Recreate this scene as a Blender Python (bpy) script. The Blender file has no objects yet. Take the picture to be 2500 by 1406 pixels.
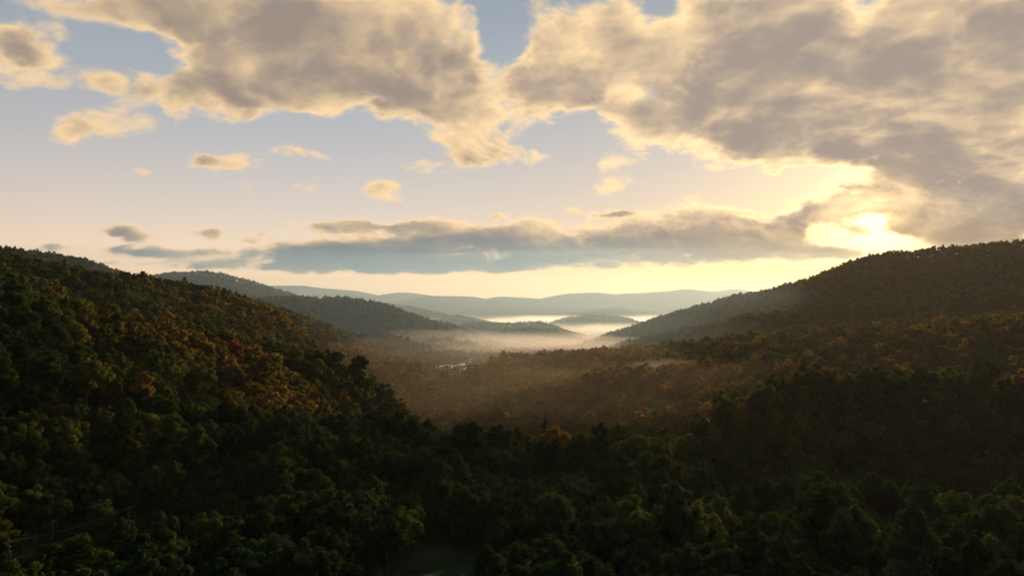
import bpy, bmesh, math, random
import numpy as np
from mathutils import Vector, Matrix, Euler

random.seed(7); RNG = np.random.default_rng(7)
SC = bpy.context.scene
COL = SC.collection
R = math.radians

# ---------------------------------------------------------------- camera
CAM_Z = 320.0                       # the drone hovers above the head of the valley; z = 0 is near the far valley floor
cam_d = bpy.data.cameras.new('camera'); cam = bpy.data.objects.new('camera', cam_d); COL.objects.link(cam)
cam_d.sensor_width = 36.0; cam_d.lens = 18.0 / 0.70; cam_d.clip_start = 0.5; cam_d.clip_end = 120000.0
cam.location = (0, 0, CAM_Z); cam.rotation_euler = (R(90), 0, 0)
SC.camera = cam
FPX = 1250 / 0.70                   # focal length in pixels of the 2500-wide photograph
def at(px, py, dist):
    """world point seen at photograph pixel (px, py), DIST metres ahead of the camera"""
    return ((px - 1250) / FPX * dist, dist, CAM_Z + (703 - py) / FPX * dist)
def azel(px, py):
    x, z = (px - 1250) / FPX, (703 - py) / FPX
    return math.degrees(math.atan(x)), math.degrees(math.atan2(z, math.hypot(1, x)))

# ---------------------------------------------------------------- view
vs = SC.view_settings
SC.display_settings.display_device = 'sRGB'
vs.view_transform = 'Standard'; vs.look = 'None'; vs.exposure = 0.35; vs.gamma = 1.0; vs.use_curve_mapping = False
cy = SC.cycles
cy.use_denoising = True; cy.denoiser = 'OPENIMAGEDENOISE'
cy.max_bounces = 6; cy.diffuse_bounces = 2; cy.glossy_bounces = 1; cy.transmission_bounces = 3; cy.transparent_max_bounces = 8; cy.volume_bounces = 2
cy.use_adaptive_sampling = True; cy.adaptive_threshold = 0.015
cy.sample_clamp_indirect = 4.0

# ---------------------------------------------------------------- node expression helper
class S:
    """a shader socket with arithmetic"""
    def __init__(s, nt, sock): s.nt, s.k = nt, sock
    def _m(s, op, *a):
        n = s.nt.nodes.new('ShaderNodeMath'); n.operation = op
        for i, v in enumerate((s,) + a): plug(s.nt, n.inputs[i], v)
        return S(s.nt, n.outputs[0])
    def __add__(s, o): return s._m('ADD', o)
    __radd__ = __add__
    def __sub__(s, o): return s._m('SUBTRACT', o)
    def __rsub__(s, o): return (s * -1) + o
    def __mul__(s, o): return s._m('MULTIPLY', o)
    __rmul__ = __mul__
    def __truediv__(s, o): return s._m('DIVIDE', o)
    def exp(s): return s._m('EXPONENT')
    def pow(s, p): return s._m('POWER', p)
    def max(s, o): return s._m('MAXIMUM', o)
    def min(s, o): return s._m('MINIMUM', o)
    def clamp(s): return s.max(0.0).min(1.0)
    def sstep(s, a, b, lo=0.0, hi=1.0):
        n = s.nt.nodes.new('ShaderNodeMapRange'); n.interpolation_type = 'SMOOTHSTEP'
        for i, v in enumerate((s, a, b, lo, hi)): plug(s.nt, n.inputs[i], v)
        return S(s.nt, n.outputs[0])
def plug(nt, inp, v):
    if isinstance(v, S): nt.links.new(v.k, inp)
    elif isinstance(v, bpy.types.NodeSocket): nt.links.new(v, inp)
    else: inp.default_value = v
def vmath(nt, op, *a, out=0):
    n = nt.nodes.new('ShaderNodeVectorMath'); n.operation = op
    for i, v in enumerate(a): plug(nt, n.inputs[i], v)
    return S(nt, n.outputs[1 if op in ('DOT_PRODUCT', 'LENGTH', 'DISTANCE') else 0])
def comb(nt, x, y, z):
    n = nt.nodes.new('ShaderNodeCombineXYZ')
    for i, v in enumerate((x, y, z)): plug(nt, n.inputs[i], v)
    return S(nt, n.outputs[0])
def cmix(nt, f, a, b, op='MIX'):
    n = nt.nodes.new('ShaderNodeMix'); n.data_type = 'RGBA'; n.blend_type = op; n.clamp_factor = True
    plug(nt, n.inputs[0], f)
    for i, v in ((6, a), (7, b)):
        plug(nt, n.inputs[i], v if isinstance(v, (S, bpy.types.NodeSocket)) else tuple(v) + (1.0,))
    return S(nt, n.outputs[2])
def noise(nt, vec, scale, detail=4.0, rough=0.5, dist=0.0, lac=2.0):
    n = nt.nodes.new('ShaderNodeTexNoise'); n.noise_dimensions = '3D'
    plug(nt, n.inputs['Vector'], vec); n.inputs['Scale'].default_value = scale; n.inputs['Detail'].default_value = detail
    n.inputs['Roughness'].default_value = rough; n.inputs['Lacunarity'].default_value = lac; n.inputs['Distortion'].default_value = dist
    return S(nt, n.outputs[0])

def noise_col(nt, vec, scale, detail=2.0):
    n = nt.nodes.new('ShaderNodeTexNoise'); n.noise_dimensions = '3D'; plug(nt, n.inputs['Vector'], vec)
    n.inputs['Scale'].default_value = scale; n.inputs['Detail'].default_value = detail
    return vmath(nt, 'SUBTRACT', n.outputs[1], (0.5, 0.5, 0.5))

# ---------------------------------------------------------------- sky: Nishita air with a broken cloud deck lit by the low sun
SUN_AZ, SUN_EL, LIGHT_EL = 26.6, 4.6, 9.5            # the bright gap in the cloud, and the height from which its light arrives
sun_dir = Vector((math.sin(R(SUN_AZ)) * math.cos(R(SUN_EL)), math.cos(R(SUN_AZ)) * math.cos(R(SUN_EL)), math.sin(R(SUN_EL))))
world = bpy.data.worlds.new('World'); SC.world = world; world.use_nodes = True
world.cycles.sampling_method = 'NONE'
wn = world.node_tree; wn.nodes.clear()
tc = wn.nodes.new('ShaderNodeTexCoord'); DIR = S(wn, tc.outputs['Generated'])
sky = wn.nodes.new('ShaderNodeTexSky'); sky.sky_type = 'NISHITA'; sky.sun_disc = False
sky.sun_elevation = R(LIGHT_EL); sky.sun_rotation = R(SUN_AZ); sky.altitude = 700; sky.air_density = 1.0; sky.dust_density = 0.35; sky.ozone_density = 1.2
sep = wn.nodes.new('ShaderNodeSeparateXYZ'); plug(wn, sep.inputs[0], DIR)
X, Y, Z = (S(wn, o) for o in sep.outputs)
AZ = X._m('ARCTAN2', Y) * 57.29578
EL = Z._m('ARCSINE') * 57.29578
cosang = vmath(wn, 'DOT_PRODUCT', DIR, tuple(sun_dir))
ANG = cosang.min(0.999999)._m('ARCCOSINE') * 57.29578       # degrees away from the sun
den = Z.max(-0.02) + 0.42
PLANE = comb(wn, X / den, Y / den, 0.0)                     # the cloud deck in plan
calm = EL.sstep(0.5, 8.0, 0.25, 1.0)                       # the low bank is smoother than the puffs overhead
UVW = vmath(wn, 'MULTIPLY_ADD', noise_col(wn, PLANE, 9.0, 4.0), comb(wn, calm * 5.0, calm * 2.4, 0.0), comb(wn, AZ, EL, 0.0))   # ragged outlines
UV = vmath(wn, 'MULTIPLY_ADD', noise_col(wn, PLANE, 40.0, 3.0), comb(wn, calm * 0.7, calm * 0.5, 0.0), UVW)
BLOBS = [  # cloud banks by bearing: (px, py, rx, ry, amount)
 (760, 50, 500, 120, .95), (420, 20, 300, 60, .40), (660, 195, 300, 80, .75), (1010, 140, 200, 140, .60), (560, 255, 90, 60, .45), (480, 215, 150, 60, .35),
 (30, 130, 120, 60, .75), (60, 195, 170, 50, .52), (240, 195, 110, 60, .56), (300, 300, 140, 48, .62), (175, 315, 55, 40, .5), (70, 50, 130, 70, .36), (440, 285, 40, 26, .5),
 (715, 235, 80, 45, .50), (925, 270, 110, 52, .60), (1130, 240, 140, 110, .50), (1210, 310, 150, 56, .52), (1130, 365, 95, 34, .62), (1050, 408, 105, 32, .66), (930, 462, 68, 26, .56), (1220, 390, 60, 24, .42), (1320, 385, 60, 20, .42),
 (1390, 70, 170, 100, .46), (1370, 205, 150, 80, .70), (1700, 150, 300, 190, 1.0), (1690, 300, 250, 90, .8), (1950, 130, 230, 170, .9), (2250, 190, 280, 240, 1.0), (2420, 410, 230, 160, 1.0),
 (2120, 300, 240, 100, .8), (2360, 530, 230, 60, .9), (1850, 355, 90, 45, .7), (1560, 300, 90, 50, .5), (2190, 400, 120, 60, .55), (2500, 40, 300, 150, .6), (2600, 300, 250, 320, .9),
 (1495, 412, 82, 48, .78), (705, 376, 100, 24, .70), (560, 392, 60, 22, .62), (490, 382, 36, 20, .55), (632, 458, 72, 22, .70), (750, 458, 42, 20, .62), (362, 428, 32, 12, .5),
 (290, 567, 66, 22, .82), (508, 568, 60, 18, .80), (640, 570, 22, 8, .55), (612, 582, 18, 7, .5), (692, 545, 28, 9, .45), (100, 603, 50, 16, .42), (1210, 524, 48, 10, .66), (1465, 517, 40, 14, .66), (1398, 504, 26, 9, .55), (1522, 516, 26, 8, .5),
 (1715, 493, 66, 32, .72), (1880, 490, 84, 20, .74), (1808, 537, 92, 26, .80), (1965, 545, 62, 36, 1.1), (2120, 488, 140, 46, 1.5), (2060, 520, 70, 22, .7), (1925, 405, 80, 16, .42), (2060, 380, 50, 30, .35),
 (560, 60, 240, 80, .8), (700, 190, 220, 50, .55), (40, 110, 70, 34, .5), (1380, 225, 90, 50, .7), (1720, 130, 190, 90, .8), (1900, 60, 160, 80, .5), (2080, 150, 110, 90, .5), (2290, 160, 110, 150, .7), (2350, 290, 160, 50, .6), (1450, 592, 520, 62, .95), (1030, 612, 330, 52, .90), (1700, 572, 190, 46, .7), (1800, 612, 330, 30, .85), (600, 636, 560, 26, .66), (330, 612, 170, 11, .5), (760, 612, 200, 22, .6), (500, 606, 70, 9, .5), (880, 552, 110, 14, .66), (1000, 545, 110, 16, .45), (1080, 655, 560, 16, .55), (2300, 600, 150, 14, .35), (2270, 562, 150, 26, 1.1), (2080, 556, 40, 12, .6), (2040, 618, 70, 10, .7),
]
HOLES = [(1975, 120, 60, 55, .35), (2400, 205, 90, 40, .30), (1870, 287, 90, 32, .30), (2240, 60, 60, 80, .30), (1455, 130, 70, 34, .35), (1215, 80, 55, 150, .75), (1600, 40, 70, 75, .6), (2105, 50, 60, 90, .85), (2025, 265, 36, 40, .5), 
 (2138, 540, 46, 20, 1.3), (2015, 574, 44, 28, 1.0), (2165, 594, 95, 18, 1.2), (2100, 440, 60, 26, .5), (1970, 450, 160, 50, .5), (1390, 330, 130, 50, .4), (330, 110, 130, 60, .75), (440, 165, 80, 40, .5), (160, 250, 150, 22, .4), (640, 240, 36, 28, .4), (1730, 672, 700, 26, .6), (1480, 340, 120, 60, .5), (860, 330, 260, 40, .4), (1420, 20, 40, 60, .3), (1520, 230, 40, 40, .4)]
cov = None
for sgn, L in ((1, BLOBS), (-1, HOLES)):
    for px, py, rx, ry, a in L:
        a0, e0 = azel(px, py); a1, _ = azel(px + rx, py); a2, _ = azel(px - rx, py); _, e1 = azel(px, py - ry); _, e2 = azel(px, py + ry)
        ra, re = abs(a1 - a2) / 2 * 1.25, abs(e1 - e2) / 2 * 1.25
        q = vmath(wn, 'MULTIPLY_ADD', UV, (1 / ra, 1 / re, 0), (-a0 / ra, -e0 / re, 0))
        g = vmath(wn, 'LENGTH', q).sstep(0.0, 1.45, a * sgn, 0.0)
        cov = g if cov is None else cov + g
# beyond the frame the same broken deck goes on: open air and banks by large noise
inframe = AZ._m('ABSOLUTE').sstep(33, 44) .max(EL.sstep(22, 30))
wide = (noise(wn, PLANE, 2.2, 2.0) - 0.46) * 3.0
cov = cov + inframe * wide.max(-0.3).min(0.9)
sp = Vector((sun_dir.x, sun_dir.y)) / (sun_dir.z + 0.42)
tos = vmath(wn, 'NORMALIZE', vmath(wn, 'SUBTRACT', (sp.x, sp.y, 0), PLANE))
WARP = vmath(wn, 'MULTIPLY_ADD', noise_col(wn, PLANE, 5.0, 2.0), (0.09, 0.09, 0), PLANE)
def billow(p, scale, octaves, gain=0.55):
    t = 0.0; amp = 1.0; tot = 0.0
    for k in range(octaves):
        t = (noise(wn, p, scale, 0.0) - 0.5)._m('ABSOLUTE') * (4.0 * amp) + t
        tot += amp * 0.42; scale *= 2.07; amp *= gain
    return t - tot
def shifted(k): return vmath(wn, 'MULTIPLY_ADD', tos, (k, k, 0), WARP)
nA = noise(wn, WARP, 4.6, 1.5, 0.5) - 0.5
nA1 = noise(wn, shifted(0.09), 4.6, 1.5, 0.5) - 0.5
nB = billow(WARP, 13.0, 3)
nB1 = billow(shifted(0.014), 13.0, 3)
nM1 = noise(wn, shifted(0.04), 11.0, 3.0, 0.5) - 0.5
nF = noise(wn, WARP, 55.0, 4.0, 0.6) - 0.5
thick = cov.max(0.0)
nM = noise(wn, WARP, 11.0, 3.0, 0.5) - 0.5
body = thick.min(1.0) * 1.15 - 0.48 + nA * 1.5 + nM * 1.15
body = body.max(thick * 0.8 - 0.80)
dens = body + nB * 0.20 + nF * 0.16
alpha = dens.sstep(-0.08, 0.50)
core = ((thick.min(1.45) - 0.60) * 1.10 + nA * 2.1 + nM * 1.7 + nB * 0.14).max(0.0)
thin = (core * -1.9).exp()                                 # how much sun leaks through
rim = (nA - nA1) * 1.1 + (nM - nM1) * 0.9 + (nB - nB1) * (thin * 0.24 + 0.04)
near = (ANG * -0.065).exp()                                 # forward scattering towards the sun
hot = (ANG * ANG * -0.11).exp()
low = EL.sstep(1.0, 6.5, 1.0, 0.0)
left = ANG.sstep(14.0, 46.0)
c_dark = cmix(wn, left, (.385, .315, .27), (.335, .272, .228))
c_dark = cmix(wn, low * 0.85, c_dark, cmix(wn, ANG.sstep(5, 24), (.40, .285, .17), (.140, .245, .295)))
c_lit = cmix(wn, near, (.92, .66, .38), (1.85, 1.32, .68))
lit = (thin * (1.0 - low * 0.62) + rim * (0.95 - low * 0.70)).sstep(0.0, 0.90)
c_cl = cmix(wn, lit, c_dark, c_lit)
c_cl = cmix(wn, 1.0, c_cl, comb(wn, hot * 0.28, hot * 0.16, hot * 0.02), 'ADD')
# clear air: Nishita, plus the veil of moist air, warm along the horizon and round the sun
NIS = cmix(wn, 1.0, S(wn, sky.outputs[0]), (0.022, 0.022, 0.022), 'MULTIPLY')
EP = EL.max(0.0)
v1 = (EP * -0.16).exp(); v2 = (EP * -0.06).exp()
away = ANG.sstep(8.0, 42.0)                                 # gold by the sun, peach away from it
veil = comb(wn, v1 * (away * -.06 + .34) + v2 * .60 + .10, v1 * (away * .10 - .19) + v2 * .54 + .165, v1 * (away * .24 - .58) + v2 * .47 + .235)
veil = cmix(wn, 1.0, veil, comb(wn, *(ANG.sstep(50, 140, 1.0, 0.35),) * 3), 'MULTIPLY')
glow = near * near
au = comb(wn, glow * .50 + hot * .8, glow * .29 + hot * .68, glow * -.03 + hot * .42)
c_air = cmix(wn, 1.0, cmix(wn, 1.0, NIS, veil, 'ADD'), au, 'ADD')
c_all = cmix(wn, alpha, c_air, c_cl)
bg = wn.nodes.new('ShaderNodeBackground'); plug(wn, bg.inputs[0], c_all); bg.inputs[1].default_value = 0.785
wo = wn.nodes.new('ShaderNodeOutputWorld'); wn.links.new(bg.outputs[0], wo.inputs[0])

# ---------------------------------------------------------------- sun
sl = bpy.data.lights.new('sun', 'SUN'); sun = bpy.data.objects.new('sun', sl); COL.objects.link(sun)
sl.energy = 4.6; sl.angle = R(0.6); sl.color = (1.0, 0.65, 0.33)
lamp_dir = Vector((math.sin(R(SUN_AZ)) * math.cos(R(LIGHT_EL)), math.cos(R(SUN_AZ)) * math.cos(R(LIGHT_EL)), math.sin(R(LIGHT_EL))))
sun.rotation_euler = (-lamp_dir).to_track_quat('-Z', 'Y').to_euler()

# ---------------------------------------------------------------- helpers for meshes and materials
def new_mesh(name, verts, faces, mat=None, smooth=False):
    me = bpy.data.meshes.new(name); me.from_pydata([tuple(v) for v in verts], [], [tuple(f) for f in faces]); me.update()
    if mat: me.materials.append(mat)
    if smooth: me.polygons.foreach_set('use_smooth', [True] * len(me.polygons))
    return me
def link(name, data, parent=None, loc=None, **props):
    o = bpy.data.objects.new(name, data); COL.objects.link(o)
    if parent is not None: o.parent = parent
    if loc is not None: o.location = loc
    for k, v in props.items(): o[k] = v
    return o
def quads_mesh(name, V, F, mat, smooth=False):
    """numpy verts (n,3) and quads (m,4) -> mesh, quickly"""
    me = bpy.data.meshes.new(name)
    me.vertices.add(len(V)); me.vertices.foreach_set('co', np.asarray(V, np.float32).ravel())
    m = len(F); k = F.shape[1]
    me.loops.add(m * k); me.loops.foreach_set('vertex_index', np.asarray(F, np.int32).ravel())
    me.polygons.add(m); me.polygons.foreach_set('loop_start', np.arange(m, dtype=np.int32) * k); me.polygons.foreach_set('loop_total', np.full(m, k, np.int32))
    if smooth: me.polygons.foreach_set('use_smooth', np.ones(m, bool))
    if mat: me.materials.append(mat)
    me.update(calc_edges=True); return me
def material(name, base, rough=0.9, build=None):
    m = bpy.data.materials.new(name); m.use_nodes = True; nt = m.node_tree
    b = nt.nodes['Principled BSDF']; b.inputs['Base Color'].default_value = tuple(base) + (1,); b.inputs['Roughness'].default_value = rough
    b.inputs['Specular IOR Level'].default_value = 0.05
    if build: build(nt, b)
    return m
def hash2(ix, iy, seed):
    n = (ix.astype(np.int64) * 374761393 + iy.astype(np.int64) * 668265263 + seed * 974711) & 0x7fffffff
    n = ((n ^ (n >> 13)) * 1274126177) & 0x7fffffff
    return ((n ^ (n >> 16)) & 0xffff) / 65535.0
def vnoise(x, y, seed=0):
    ix, iy = np.floor(x), np.floor(y); fx, fy = x - ix, y - iy
    fx = fx * fx * (3 - 2 * fx); fy = fy * fy * (3 - 2 * fy)
    a, b, c, d = hash2(ix, iy, seed), hash2(ix + 1, iy, seed), hash2(ix, iy + 1, seed), hash2(ix + 1, iy + 1, seed)
    return (a * (1 - fx) + b * fx) * (1 - fy) + (c * (1 - fx) + d * fx) * fy - 0.5
def fbm(x, y, seed=0, o=4):
    t = 0; a = 1.0
    for k in range(o): t = t + a * vnoise(x, y, seed + k); x, y, a = x * 2.03 + 7.1, y * 2.03 - 3.7, a * 0.5
    return t

# ---------------------------------------------------------------- the land: valley floor plus named crests
FLOOR = ([0, 150, 300, 390, 480, 640, 1000, 1450, 1800, 2200, 3000, 4500, 7000, 9000, 60000], [-76, -80, -98, -116, -138, -160, -161, -153, -175, -198, -215, -240, -290, -300, -300])
RIDGES = [  # (slope, rounding, crown height on the crest, [(px, py, distance)...])
 (.68, 24, 28, [(-350, 560, 340), (0, 660, 420), (119, 683, 450), (252, 723, 480), (389, 755, 520), (468, 780, 545), (560, 822, 565)]),
 (1.25, 16, 23, [(560, 822, 565), (660, 838, 600), (725, 833, 620), (785, 845, 640), (835, 862, 650), (868, 886, 652)]),
 (.50, 25, 18, [(-250, 850, 290), (0, 915, 320), (130, 908, 330), (220, 945, 335), (330, 1000, 330), (430, 1060, 310)]),
 (.42, 60, 17, [(-400, 520, 800), (0, 629, 950), (240, 668, 1080), (380, 683, 1180), (500, 715, 1280), (620, 748, 1380), (690, 785, 1420)]),
 (.42, 60, 16, [(-400, 500, 1400), (0, 606, 1600), (60, 616, 1650), (100, 626, 1700), (170, 645, 1750), (230, 663, 1800), (320, 695, 1850)]),
 (.42, 80, 15, [(340, 700, 2550), (380, 671, 2600), (430, 664, 2650), (500, 661, 2700), (540, 672, 2750), (580, 690, 2800), (640, 716, 2850), (720, 748, 2900), (800, 780, 2900)]),
 (.38, 70, 15, [(600, 735, 1950), (690, 726, 2050), (760, 730, 2100), (830, 729, 2150), (880, 744, 2200), (930, 764, 2250)]),
 (.34, 40, 16, [(640, 800, 1650), (720, 803, 1680), (830, 812, 1700), (900, 815, 1720), (960, 828, 1740), (990, 850, 1740)]),
 (.40, 30, 16, [(1000, 850, 1850), (1030, 832, 1850), (1080, 828, 1870), (1120, 834, 1880), (1145, 858, 1880)]),
 (.30, 500, 0, [(300, 715, 14000), (560, 704, 14000), (610, 698, 14000), (720, 697, 14000), (830, 707, 14000), (900, 726, 14000), (985, 714, 14000), (1010, 724, 14000), (1080, 750, 14000)]),
 (.30, 250, 0, [(900, 765, 8200), (950, 748, 8400), (1000, 733, 8600), (1060, 722, 8800), (1130, 723, 9000), (1180, 730, 9000), (1230, 724, 9000), (1290, 727, 9000), (1335, 730, 9000), (1400, 716, 9200), (1450, 714, 9200), (1500, 718, 9200), (1600, 713, 9400), (1680, 706, 9500), (1740, 711, 9500), (1800, 714, 9500), (1900, 722, 9500), (2200, 700, 9500), (2700, 700, 9500)]),
 (.30, 300, 0, [(1650, 722, 11500), (1740, 712, 11500), (1795, 706, 11500), (1835, 717, 11500), (1920, 735, 11500)]),
 (.34, 90, 7, [(860, 748, 4600), (925, 741, 4500), (980, 748, 4500), (1040, 762, 4500), (1100, 778, 4450), (1170, 796, 4400)]),
 (.38, 50, 10, [(1040, 795, 3700), (1085, 781, 3750), (1118, 771, 3800), (1145, 776, 3800), (1190, 795, 3800)]),
 (.32, 120, 3, [(1290, 780, 6400), (1380, 763, 6500), (1440, 760, 6500), (1480, 750, 6500), (1510, 748, 6500), (1560, 758, 6500), (1620, 764, 6500), (1720, 768, 6500), (1800, 760, 6400)]),
 (.32, 150, 0, [(1510, 756, 8000), (1550, 746, 8000), (1610, 758, 8000)]),
 (.36, 70, 12, [(1350, 790, 3900), (1400, 774, 4000), (1440, 769, 4000), (1490, 771, 4000), (1530, 784, 4000), (1580, 800, 3900)]),
 (.38, 45, 15, [(1090, 815, 2900), (1130, 793, 2950), (1170, 785, 3000), (1250, 788, 3000), (1310, 784, 3000), (1360, 803, 3000)]),
 (.36, 40, 15, [(1190, 822, 2500), (1250, 806, 2550), (1290, 803, 2600), (1330, 808, 2600), (1380, 825, 2600)]),
 (.36, 50, 16, [(1340, 868, 1900), (1450, 838, 2000), (1530, 820, 2050), (1600, 804, 2100), (1680, 790, 2100)]),
 (.46, 70, 17, [(1540, 815, 2350), (1590, 797, 2300), (1640, 782, 2250), (1690, 762, 2200), (1750, 740, 2150), (1830, 717, 2100), (1900, 705, 2050), (2000, 682, 2000), (2100, 654, 1950), (2210, 614, 1900), (2300, 607, 1850), (2390, 597, 1800), (2500, 590, 1750), (2750, 565, 1650), (3100, 520, 1500)]),
 (.42, 60, 17, [(1600, 835, 1650), (1660, 812, 1620), (1750, 788, 1600), (1850, 768, 1580), (2000, 748, 1550), (2200, 728, 1500), (2450, 705, 1420)]),
 (.16, 60, 18, [(1180, 884, 1230), (1300, 870, 1230), (1400, 867, 1220), (1500, 859, 1190), (1600, 853, 1170), (1700, 846, 1150), (1850, 829, 1120), (2000, 809, 1080), (2200, 793, 1000), (2500, 776, 900), (2800, 760, 820)]),
 (.34, 30, 19, [(1340, 958, 820), (1400, 936, 830), (1450, 922, 840), (1550, 915, 850), (1620, 912, 850), (1680, 902, 860), (1740, 894, 870), (1850, 898, 850)]),
 (.82, 22, 22, [(1690, 1085, 400), (1760, 1012, 420), (1830, 952, 440), (1880, 927, 450), (1950, 916, 460), (2080, 902, 480), (2200, 897, 490), (2320, 895, 500), (2420, 900, 500), (2600, 880, 470), (2900, 850, 430)]),
 (.40, 30, 22, [(560, 1050, 320), (720, 1024, 350), (820, 1010, 360), (950, 1024, 370), (1050, 1042, 375), (1110, 1066, 380), (1270, 1086, 380), (1320, 1079, 385), (1450, 1059, 390), (1600, 1063, 390), (1720, 1092, 385)]),
]
def land_z(x, y):
    x = np.asarray(x, float); y = np.asarray(y, float); sh = x.shape; x, y = x.ravel(), y.ravel()
    dd = np.hypot(x, y)
    base = CAM_Z + np.interp(dd, *FLOOR)
    h = base + 5 * fbm(x / 90, y / 90, 3, 3) * np.clip(dd / 200 - 0.6, 0, 1)
    rel = 0
    for slope, rnd, crown, pts in RIDGES:
        P = np.array([at(*p) for p in pts]); P[:, 2] -= crown
        best = np.full(x.shape, 1e9); cz = np.zeros(x.shape)
        reach = (P[:, 2].max() - CAM_Z + 320) / slope + 3 * rnd
        near = (x > P[:, 0].min() - reach) & (x < P[:, 0].max() + reach) & (y > P[:, 1].min() - reach) & (y < P[:, 1].max() + reach)
        if not near.any(): continue
        xs, ys = x[near], y[near]; bs, zs = best[near], cz[near]
        # organic spurs: bend the plan so slopes get gullies and buttresses
        w = min(rnd * 1.1, 110) + 14
        xs2 = xs + w * 0.8 * fbm(xs / (w * 3.2), ys / (w * 3.2), 11, 3); ys2 = ys + w * 0.8 * fbm(xs / (w * 3.2), ys / (w * 3.2), 23, 3)
        for i in range(len(P) - 1):
            a, b = P[i], P[i + 1]; ab = b[:2] - a[:2]; L2 = ab @ ab
            def hit(xx, yy):
                t = np.clip(((xx - a[0]) * ab[0] + (yy - a[1]) * ab[1]) / L2, 0, 1)
                return t, np.hypot(xx - a[0] - t * ab[0], yy - a[1] - t * ab[1])
            t, d0 = hit(xs, ys); _, d1 = hit(xs2, ys2)
            k = np.clip(d0 / (w * 1.5), 0, 1); d = d0 * (1 - k) + d1 * k
            zz = a[2] + t * (b[2] - a[2])
            val = slope * (np.sqrt(d * d + rnd * rnd) - rnd) - zz
            m = val < bs - 0; bs = np.where(m, val, bs)
        r = -bs; kk = 16 if rnd < 100 else 40
        hs = h[near]; df = np.abs(hs - r)
        h[near] = np.maximum(hs, r) + kk / 4 * np.maximum(0, 1 - df / kk) ** 2
    return h.reshape(sh)

ang = np.radians(np.concatenate([np.arange(-180, -60, 5.0), np.arange(-60, -40, 0.8), np.linspace(-40, 40, 640), np.arange(40.8, 60, 0.8), np.arange(60, 180, 5.0)]))
rad = np.concatenate([[4.0, 40.0], np.geomspace(90, 3200, 300), np.geomspace(3260, 16000, 130), [18000, 20000]])
AA, RR = np.meshgrid(ang, rad)
GX, GY = np.sin(AA) * RR, np.cos(AA) * RR
GZ = land_z(GX, GY)
na, nr = len(ang), len(rad)
def soil(nt, b):
    g = nt.nodes.new('ShaderNodeNewGeometry'); n = noise(nt, g.outputs['Position'], 0.02, 5.0); n2 = noise(nt, g.outputs['Position'], 0.0022, 3.0)
    c = cmix(nt, n.sstep(.35, .65), (.028, .036, .016), (.055, .046, .022)); c = cmix(nt, n2.sstep(.45, .6) * 0.5, c, (.032, .05, .02))
    nt.links.new(c.k, b.inputs['Base Color'])
M_SOIL = material('forest_floor', (.04, .04, .02), 0.95, soil)
ii = np.arange(na); jj = np.arange(nr - 1)
I, J = np.meshgrid(ii, jj); I2 = (I + 1) % na
F = np.stack([J * na + I, J * na + I2, (J + 1) * na + I2, (J + 1) * na + I], -1).reshape(-1, 4)
ground = link('ground', quads_mesh('ground', np.stack([GX, GY, GZ], -1).reshape(-1, 3), F, M_SOIL, True), kind='structure', label='forested hills and valley floor running to the far ridges', category='ground')

# ---------------------------------------------------------------- open ground between the woods: (px, py, rx, ry metres, name)
def ground_at(px, py):
    """the point of the bare land seen at a photograph pixel"""
    t = np.geomspace(60, 12000, 6000); x = (px - 1250) / FPX * t; z = CAM_Z + (703 - py) / FPX * t
    k = np.argmax(z < land_z(x, t)); return float(x[k]), float(t[k])
def zone(x, y, rx, ry, rot=0.0): return (x, y, rx, ry, math.cos(rot), math.sin(rot))
gx, gy = ground_at(1100, 1372)
def vil(px, D): return (px - 1250) / FPX * D
ZONES = [zone(gx, gy - 44, 16, 66, -0.06)]
ZONES += [zone(vil(1096, 1420), 1425, 26, 70), zone(vil(1125, 1395), 1372, 15, 50), zone(vil(1150, 1440), 1430, 14, 40), zone(vil(1167, 1400), 1380, 16, 45), zone(vil(1147, 1560), 1545, 26, 30), zone(vil(1182, 1560), 1545, 18, 30),
          zone(vil(1131, 1290), 1270, 6, 40), zone(vil(1057, 1150), 1130, 9, 40)]          # the village lots
ZONES += [zone(vil(24, 205), 200, 8, 22), zone(vil(440, 226), 220, 9, 14), zone(vil(722, 236), 228, 5, 14), zone(vil(1318, 760), 752, 3, 10)]
POLES = [(22, 213, 1318), (313, 248, 1237), (655, 330, 1084)]                           # utility poles of the near line: (px, distance, py of the top)
CORRIDOR = [np.array([vil(px, D), D]) for px, D, _ in POLES]
def low_growth(x, y):
    """young growth kept low under the power line and round the village"""
    m = ((x - vil(1130, 1300)) / 70) ** 2 + ((y - 1310) / 190) ** 2 < 1
    for a, b in zip(CORRIDOR[:-1], CORRIDOR[1:]):
        ab = b - a; t = np.clip(((x - a[0]) * ab[0] + (y + 9 - a[1]) * ab[1]) / (ab @ ab), -.06, 1.05)
        m |= np.hypot(x - a[0] - t * ab[0], y + 9 - a[1] - t * ab[1]) < 11
    return m
def open_ground(x, y, grow=0.0):
    m = np.zeros(np.shape(x), bool)
    for cx, cy, rx, ry, c, s in ZONES:
        u, v = (x - cx) * c + (y - cy) * s, -(x - cx) * s + (y - cy) * c
        m |= (u / (rx + grow)) ** 2 + (v / (ry + grow)) ** 2 < 1
    return m

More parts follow.
